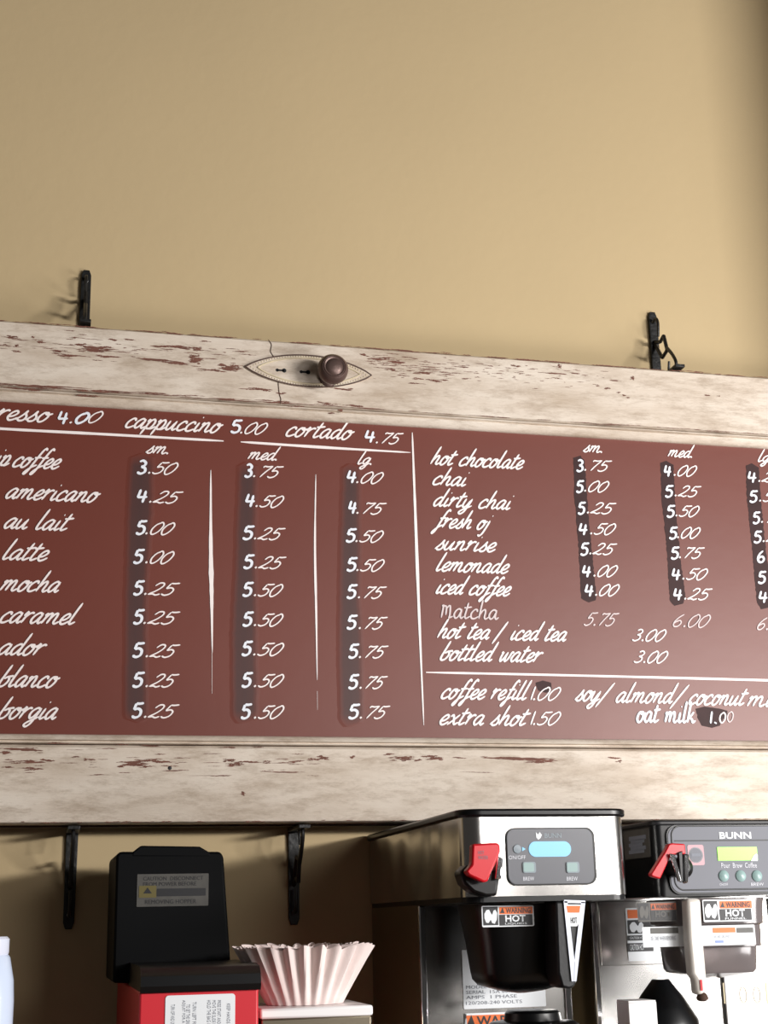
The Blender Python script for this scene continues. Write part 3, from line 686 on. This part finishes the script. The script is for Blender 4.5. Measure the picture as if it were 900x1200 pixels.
# thermal server under the funnel
sv = thing('thermal_server', (fc.x+.02, -.45, ctr_z+.03), 'steel thermal server with black lid under the black funnel of the left brewer', 'coffee server')
sc_ = P(624, 1190, -.45); sz = sc_.z-(ctr_z+.03)
obj('server_body', lathe(bmesh.new(), [(.07, 0), (.082, .012), (.085, .03), (.085, sz-.09), (.078, sz-.05), (.062, sz-.02)], (sc_.x, -.45, ctr_z+.0302), 'z', 48), STEEL, sv, smooth=True)
obj('server_lid', lathe(bmesh.new(), [(.064, sz-.02), (.064, sz-.012), (.058, sz-.008), (.040, sz-.006), (.038, sz+.004), (.034, sz+.007), (0, sz+.007)], (sc_.x, -.45, ctr_z+.0302), 'z', 40), BLACK, sv, smooth=True)
hd = bmesh.new(); tube(hd, cr([Vector((sc_.x, -.53, ctr_z+.03+z)) + Vector((0, -y, 0)) for y, z in ((0, sz-.05), (.03, sz-.06), (.045, sz-.1), (.04, sz-.18), (.004, sz-.22))], 6), .009, 10, 1.3); obj('server_handle', hd, BLACK, sv, smooth=True)

# ------------------------------------------------------------------ grey brewer (right machine)
Y2 = -.49
gx0 = P(767, 1000, Y2).x; gx1 = gx0+.325
gz0, gz1 = P(830, 1050, Y2).z, P(830, 967, Y2).z
b2 = thing('coffee_brewer', ((gx0+gx1)/2, -.25, ctr_z), 'grey and black coffee brewer with green lit screen, at the right edge', 'coffee machine')
obj('brewer_head', prism_xy(bmesh.new(), plan(gx0, gx1, Y2, -.02, .014), gz0, gz1), BLACK, b2, smooth=True, label='black enamelled head')
obj('lid', prism_xy(bmesh.new(), plan(gx0-.003, gx1+.003, Y2-.003, -.018, .016), gz1, gz1+.007), BLACKM, b2, bevel=.002)
plate('side_label', 0, 0, 1, 1, -.3, LWHITE, b2).data  # replaced below
bpy.data.objects.remove([o for o in b2.children if o.name.startswith('side_label')][0])
pa = None
def PXp(px, py, X):
    d = fw + rr*((px-450)/FPX) - uu*((py-600)/FPX); return CAM + d*((X-CAM.x)/d.x)
def side_plate(name, x0, y0, x1, y1, X, mt, parent, th=.0008, label=None):
    a = PXp(x0, y0, X); b = PXp(x1, y1, X)
    return obj(name, prism_yz(bmesh.new(), rrect(min(a.y, b.y), max(a.y, b.y), min(a.z, b.z), max(a.z, b.z), .003), X, X-th), mt, parent, label=label)
sl = side_plate('side_label', 731, 975, 763, 1004, gx0-.0002, LGREY, b2, label='pale grey instruction label on the black side')
for k in range(5):
    a = PXp(737+2*(k % 2), 981+4*k, gx0-.0012); b = PXp(757-(k % 3)*2, 983+4*k, gx0-.0012)
    obj('text_line', prism_yz(bmesh.new(), [(a.y, a.z), (b.y, a.z), (b.y, b.z), (a.y, b.z)], gx0-.0011, gx0-.0014), INKG, sl)
Yg = Y2-.0005
cp = plate('control_panel', 779, 966.5, 955, 1047, Yg, BLACK, b2, .016, .003, 'mid grey control panel with a black edge line', 8); Yc = Yg-.003
plate('panel_face', 781.5, 968.5, 953, 1045, Yc, GREYP, cp, .015, .0008, k=8); Yc -= .0009
ln = R4(786, 968, 950, 1042, Yc)
bm = bmesh.new(); pts = [Vector((x, Yc-.0002, z)) for x, z in rrect(ln[0], ln[1], ln[2], ln[3]+.0005, .014, 8)]; pts.append(pts[0].copy())
tube(bm, pts, .0011, 6, side=Vector((0, 1, 0))); obj('panel_groove', bm, BLACK, cp)
plate('panel_groove', 790, 984, 951, 985.5, Yc, INK, cp, .0003, .0004)
typed('maker_name', 'BUNN', 842.5, 983, 880.5, 975, Yc-.0002, LWHITE, cp, .03, 'white lettering "BUNN"')
plate('screen', 840, 992.5, 888, 1008.5, Yc, GREEN, cp, .001, .0008, 'glowing green screen')
poly('screen_sticker', [(880,1009),(883,1003),(886.5,1000),(888,1002),(888,1009)], Yc-.0009, .0004, LWHITE, cp)
typed('panel_script', 'Pour  Brew  Coffee', 845, 1017, 887, 1011, Yc, PRINT, cp)
for bx_ in (848, 868, 887):
    q = P(bx_, 1026.5, Yc); bm = bmesh.new(); lathe(bm, [(.0082, 0), (.0078, .0012), (.005, .003), (0, .0036)], q, 'y', 24); obj('button', bm, BTN, cp, smooth=True)
typed('button_text', 'ON/OFF', 843, 1038, 853, 1035, Yc, PRINT, cp); typed('button_text', 'BREW', 880, 1038, 895, 1034.5, Yc, PRINT, cp)
st = plate('sticker', 805, 990, 826, 1014, Yc, mat('pale_pink_sticker', (190, 150, 158), .5), cp, .003, .0005)
bm = bmesh.new(); q = P(815.5, 1002, Yc-.0006); lathe(bm, [(.011, 0), (.011, .0003)], q, 'y', 24); obj('sticker_ring', bm, GREYD, cp)
bm = bmesh.new(); lathe(bm, [(.0095, 0), (.0095, .0003)], (q.x, q.y-.0003, q.z), 'y', 24); obj('sticker_disc', bm, GREYP, cp)
plate('sticker_text', 810, 1000, 821, 1003.5, Yc-.0013, INKG, cp, .0005, .0003)
tap = obj('hot_water_tap', lathe(bmesh.new(), [(.012, 0), (.012, .02), (.015, .024), (.015, .036), (.008, .042)], (P(787, 1020, Y2).x, Y2-.003, P(787, 1018, Y2).z), 'y', 24), BLACK, b2, smooth=True, label='dark red and black tap body')
poly('tap_lever', [(784,989),(788,988),(803,989),(804,1001),(787,1002),(774,1030),(764,1027),(763,1024),(780,997)], Y2-.040, .012, RED, tap, .002, 'bright red tap lever')
poly('tap_stem', [(785,1000),(791,1001),(799,1033),(795,1033)], Y2-.054, .004, CHROME, tap, .001)
poly('tap_stem', [(795,999),(800,997),(801,1033),(798,1034)], Y2-.050, .006, BLACK, tap, .001)
poly('tap_spout', [(801,1000),(808,1001),(807,1034),(804,1036),(802,1033)], Y2-.046, .010, CHROME, tap, .002, 'bright chrome spout')
ty2 = -.22
obj('tower', BX(gx0+.002, gx1, ty2, -.022, ctr_z+.03, gz0), STEEL, b2)
for xx in (gx0+.002, gx1-.01): obj('corner_strip', BX(xx, xx+.010, ty2-.006, ty2-.0005, ctr_z+.03, gz0-.002), CHROME, b2, bevel=.002)
obj('tower_front', BX(gx0+.016, gx1-.014, ty2-.004, ty2-.0005, gz0-.10, gz0-.002), STEEL, b2, bevel=.001)
obj('base', prism_xy(bmesh.new(), plan(gx0, gx1, Y2+.01, -.022, .014), ctr_z, ctr_z+.03), BLACK, b2, bevel=.003)
# upright tower label
tl = plate('warning_label', 732.5, 1064, 768, 1126, ty2-.0045, LWHITE, b2, .002, .0008, 'tall white-edged warning label on the tower'); Yt = ty2-.0054
plate('orange_band', 735, 1066, 766, 1076, Yt, ORANGE, tl, .0005, .0004); plate('black_field', 735, 1078, 766, 1094, Yt, INK, tl, .0005, .0004)
poly('hand_sign', hand(737, 1079, 755, 1094), Yt-.0004, .0003, LWHITE, tl)
for y0_, y1_ in ((1096, 1102), (1105, 1115)):
    plate('black_field', 735, y0_, 766, y1_, Yt, INK, tl, .0005, .0004); typed('label_text', 'CAUTION HOT', 738, y1_-1.5, 755, y0_+1.5, Yt-.0004, LWHITE, tl)
# smoked funnel
fy = -.405
f2 = P(825, 1060, fy); z2 = gz0-.003
def gz(py): return P(825, py, fy-.05).z
prof = [(.008, gz(1149)-z2), (.03, gz(1145)-z2), (.054, gz(1141)-z2), (.0575, gz(1137)-z2), (.060, gz(1111)-z2), (.066, gz(1110)-z2), (.067, gz(1085)-z2), (.0705, gz(1083)-z2), (.072, gz(1062)-z2), (.0735, -.001), (.0735, 0)]
fun2 = obj('brew_funnel', lathe(bmesh.new(), prof, (f2.x, fy, z2), 'z', 64, .45), SMOKE, b2, smooth=True, label='smoky clear plastic brew funnel')
Yk = fy-.0775
hd2 = poly('funnel_handle', [(805,1053),(822,1053),(824,1090),(827.5,1130),(829,1148),(826,1166),(817,1166),(815,1148),(811,1142),(807,1100)], Yk-.004, .022, MILKY, fun2, .005, 'milky white plastic handle')
plate('red_mark', 820, 1148, 823.5, 1161, Yk-.0265, RED, hd2, .001, .001)
bm = bmesh.new(); q = P(823, 1169, Yk-.02); lathe(bm, [(.004, -.005), (.0075, -.003), (.0085, 0), (.006, .005), (.003, .007)], q, 'z', 16); obj('handle_tip', bm, DARKWOOD, hd2, smooth=True)
warning(746, 1057, 794, 1080, Yk, fun2, tone=LGREY, orange=mat('dull_orange', (176, 84, 40), .5), label='dull grey warning label left of the milky handle')
warning(822.5, 1054, 883, 1080, Yk, fun2, mark='HOT\nFUNNEL', label='bright warning label right of the milky handle')
bd = plate('label_band', 752, 1085, 886, 1108.5, Yk, LWHITE, fun2, .001, .0008, 'white label band round the funnel')
plate('orange_band', 835, 1087, 862, 1093, Yk-.0009, ORANGE, bd, .0005, .0004); plate('grey_field', 863, 1087, 883, 1093, Yk-.0009, LGREY, bd, .0005, .0004)
plate('grey_field', 762, 1087, 795, 1094, Yk-.0009, LGREY, bd, .0005, .0004); plate('blue_mark', 838, 1102, 848, 1105, Yk-.0009, mat('blue_ink', (120, 140, 190), .5), bd, .0005, .0004)
typed('label_text', 'DISCARD GROUNDS', 836, 1099, 856, 1096, Yk-.0009, INKG, bd); typed('label_text', 'USE CARE WHEN REMOVING', 762, 1102, 792, 1097, Yk-.0009, INKG, bd)
# white box, glass decanter and white sheet for the tower glare, on and before the warmer
s2 = thing('glass_server', (P(800, 1180, -.42).x, -.42, ctr_z+.03), 'squat black-collared server under the smoky funnel of the right brewer', 'coffee server')
sq = P(792, 1190, -.42); h2 = sq.z-(ctr_z+.03)
obj('server_body', lathe(bmesh.new(), [(.06, 0), (.07, .01), (.07, h2-.06), (.05, h2-.02)], (sq.x, -.42, ctr_z+.0302), 'z', 40), STEEL, s2, smooth=True)
obj('server_collar', lathe(bmesh.new(), [(.051, h2-.02), (.05, h2-.005), (.03, h2+.028), (.012, h2+.05), (.010, h2+.05)], (sq.x-.02, -.42, ctr_z+.0302), 'z', 40), BLACK, s2, smooth=True)
wb = thing('carton', (P(753, 1185, -.62).x, -.6, ctr_z), 'plain white carton standing before the right brewer', 'box')
q0, q1, _, q3 = R4(736, 1172.5, 771, 1200, -.62)
obj('carton_body', BX(q0, q1, -.62, -.58, ctr_z, q3-.002), WPLAST, wb, bevel=.001)
obj('carton_flap', BX(q0+.0005, q1-.0005, -.6195, -.5805, q3-.002, q3), WPLAST, wb, bevel=.0005)
jx = P(846, 1124, ty2-.006).x
wp = obj('overexposed_front_panel', BX(jx, gx1-.012, ty2-.0085, ty2-.0045, ctr_z+.03, P(870, 1124, ty2).z), WPLAST, b2, bevel=.001, label='overexposed lower tower front, its glare painted white, with faint round marks')  # blown-out window light on the tower, painted as a white sheet
for cx_ in (871, 887):
    q = P(cx_, 1166, ty2-.0088); bm = bmesh.new(); pts = [Vector((q.x+.006*math.cos(a/16*2*math.pi), q.y, q.z+.012*math.sin(a/16*2*math.pi))) for a in range(17)]
    tube(bm, pts, .0006, 6, side=Vector((0, 1, 0))); obj('round_mark', bm, PALEMARK, wp)
for cx_ in (848, 898): plate('upright_mark', cx_, 1152, cx_+.8, 1176, ty2-.0086, PALEMARK, wp, .0003, .0003)

# ------------------------------------------------------------------ red bean grinder with black hopper
Yr = -.52
rx0, rx1 = P(163, 1170, Yr).x, P(303, 1170, Yr).x
rz = P(230, 1160, Yr).z
g = thing('coffee_grinder', ((rx0+rx1)/2, -.27, ctr_z), 'red coffee grinder with a tall black hopper, below the board at left', 'grinder')
obj('grinder_body', BX(rx0, rx1, Yr, -.03, ctr_z, rz), REDB, g, bevel=.003)
lp = obj('top_lip', prism_yz(bmesh.new(), [(Yr-.005, rz-.002), (Yr-.009, rz+.006), (Yr-.006, rz+.018), (Yr+.006, rz+.027), (Yr+.03, rz+.030), (-.29, rz+.030), (-.29, rz-.0005), (Yr-.002, rz-.0005)], rx0+.001, rx1+.002), BLACK, g, smooth=True, label='rounded matt black top lip')
Yh = -.30
a = [P(x, y, Yh) for x, y in ((132, 1152), (272, 1152), (262, 1003), (258, 998), (140, 998), (136, 1003))]
hp = obj('hopper', prism_xz(bmesh.new(), [(p.x, p.z) for p in a], Yh, -.10), HOPPER, g, bevel=.006, label='tall black bean hopper')
poly('hopper_lid', [(154,1004),(156,998),(165,991),(234,992),(246,999),(247,1004)], Yh+.17, .1705, HOPPER, g, .002)
lb = plate('hopper_label', 161, 1024, 244, 1062, Yh-.0003, LGREY, g, .001, .0006, 'dull grey label with a yellow corner')
typed('label_text', 'CAUTION  DISCONNECT\nFROM POWER BEFORE', 168, 1038, 238, 1027, Yh-.001, INK, lb)
plate('yellow_field', 163, 1038, 183, 1052, Yh-.001, mat('dull_yellow_label', (96, 86, 40), .5), lb, .0005, .0004); plate('black_field', 184, 1041, 241, 1050, Yh-.001, INK, lb, .0005, .0004)
poly('warning_triangle', [(168,1047),(178,1047),(173,1040)], Yh-.0015, .0003, INK, lb)
typed('label_text', 'REMOVING HOPPER', 170, 1059, 230, 1054, Yh-.001, INK, lb)
wl = plate('instruction_label', 194, 1165.5, 275, 1240, Yr-.0003, LWHITE, g, .004, .0006, 'white instruction label printed sideways')
for xx, tt in ((200.5,'TURN OFF AND UNPLUG BEFORE CLEANING'), (213,'ADJUST FOR A COARSER GRIND'), (218.5,'TO SET THE GRIND STOP THE MOTOR'), (226,'TURN LEFT FOR FINER GRIND'), (243,'HOLD THE BAG UNDER THE CHUTE'), (249,'MOVE THE SLIDE FULLY IN TO GRIND'), (255,'PRESS START AND WAIT UNTIL EMPTY'), (266,'KEEP HANDS OUT OF HOPPER')):
    typed('label_text', tt, xx, 1232, xx+3.4, 1172+(xx % 3)*2, Yr-.001, INKG, wl, 0, rot=-1)

# ------------------------------------------------------------------ paper filters on a white-rimmed bin
Yn = -.43
cc = P(358, 1178, Yn)
bn_z = P(371, 1180, -.50).z
bn = thing('filter_bin', (P(371, 1190, -.5).x, -.43, ctr_z), 'steel bin with a white rim between the red grinder and the steel brewer', 'bin')
n0, n1, _, _ = R4(305, 1180, 437.5, 1190, -.50)
obj('bin_body', BX(n0+.002, n1-.002, -.498, -.352, ctr_z, bn_z-.013), STEELS, bn, bevel=.002)
obj('bin_rim', BX(n0, n1, -.5, -.35, bn_z-.013, bn_z), WPLAST, bn, bevel=.003)
hF = P(358, 1110, Yn).z-bn_z
def filt(k, R0, R1, z0, ph, label):
    bm = bmesh.new(); n = 25; rings = []; rnd = random.Random(11+k); off = [rnd.uniform(-.5, .5) for _ in range(n)]
    for j in range(9):
        t = j/8; ring = []
        for i in range(n*8):
            a = 2*math.pi*(i/(n*8)) + ph; amp = (.0014+.0068*t)*(.7+.4*abs(math.sin(i/(n*8)*23+k)))
            r = R0+(R1-R0)*t**1.05+amp*math.sin(n*(a+.03*math.sin(3*a+k)*t)) ; z = z0+hF*t*(1+.0*t) + (.0022*math.sin(n*a+.6)+.0016*math.sin(7*a+k*2)+(-.003 if k else 0))*t**3
            ring.append(bm.verts.new((cc.x+r*math.cos(a), Yn+.005+r*.82*math.sin(a), z)))
        rings.append(ring)
    m = n*8
    for A, B in zip(rings, rings[1:]):
        for i in range(m): bm.faces.new((A[i], A[(i+1)%m], B[(i+1)%m], B[i]))
    bm.faces.new(rings[0])
    o = obj('paper_filter', bm, PAPER, None, smooth=True); o.data.materials[0] = PAPER
    return tag(o, label, 'coffee filter', 'paper coffee filters nested on the bin')
filt(0, .051, .0905, bn_z+.0005, 0, 'outermost fluted white paper coffee filter of the nested stack')
for k in range(1, 4): filt(k, .051-.0022*k-.004, .0905-.0035*k-.002, bn_z+.0015+.0012*k, .02*k, 'fluted white paper coffee filter, ' + ('second from outside in the nested stack', 'third from outside in the nested stack', 'innermost of the nested stack')[k-1])

# ------------------------------------------------------------------ bottle at the left edge
Yv = -.50
e0 = P(17, 1160, Yv); e1 = P(9, 1105, Yv); tp = P(5, 1097.5, Yv).z; rb = .040
bt = thing('steel_flask', (e0.x-rb, Yv, ctr_z), 'pale blue-white flask with a narrower cap at the far left edge', 'flask')
hb_ = P(12, 1119, Yv).z-ctr_z; ht = tp-ctr_z
obj('flask_body', lathe(bmesh.new(), [(.037, 0), (.0395, .004), (rb, .02), (rb, hb_-.055), (rb-.0015, hb_-.03), (rb-.007, hb_-.003), (rb-.009, hb_)], (e0.x-rb, Yv, ctr_z), 'z', 48), mat('pale_blue_enamel', (205, 218, 240), .25, coat=.4), bt, smooth=True)
obj('flask_cap', lathe(bmesh.new(), [(rb-.010, hb_), (rb-.009, hb_+.003), (rb-.009, ht-.003), (rb-.012, ht), (0, ht)], (e0.x-rb, Yv, ctr_z), 'z', 40), mat('pale_cap', (215, 220, 236), .3), bt, smooth=True)
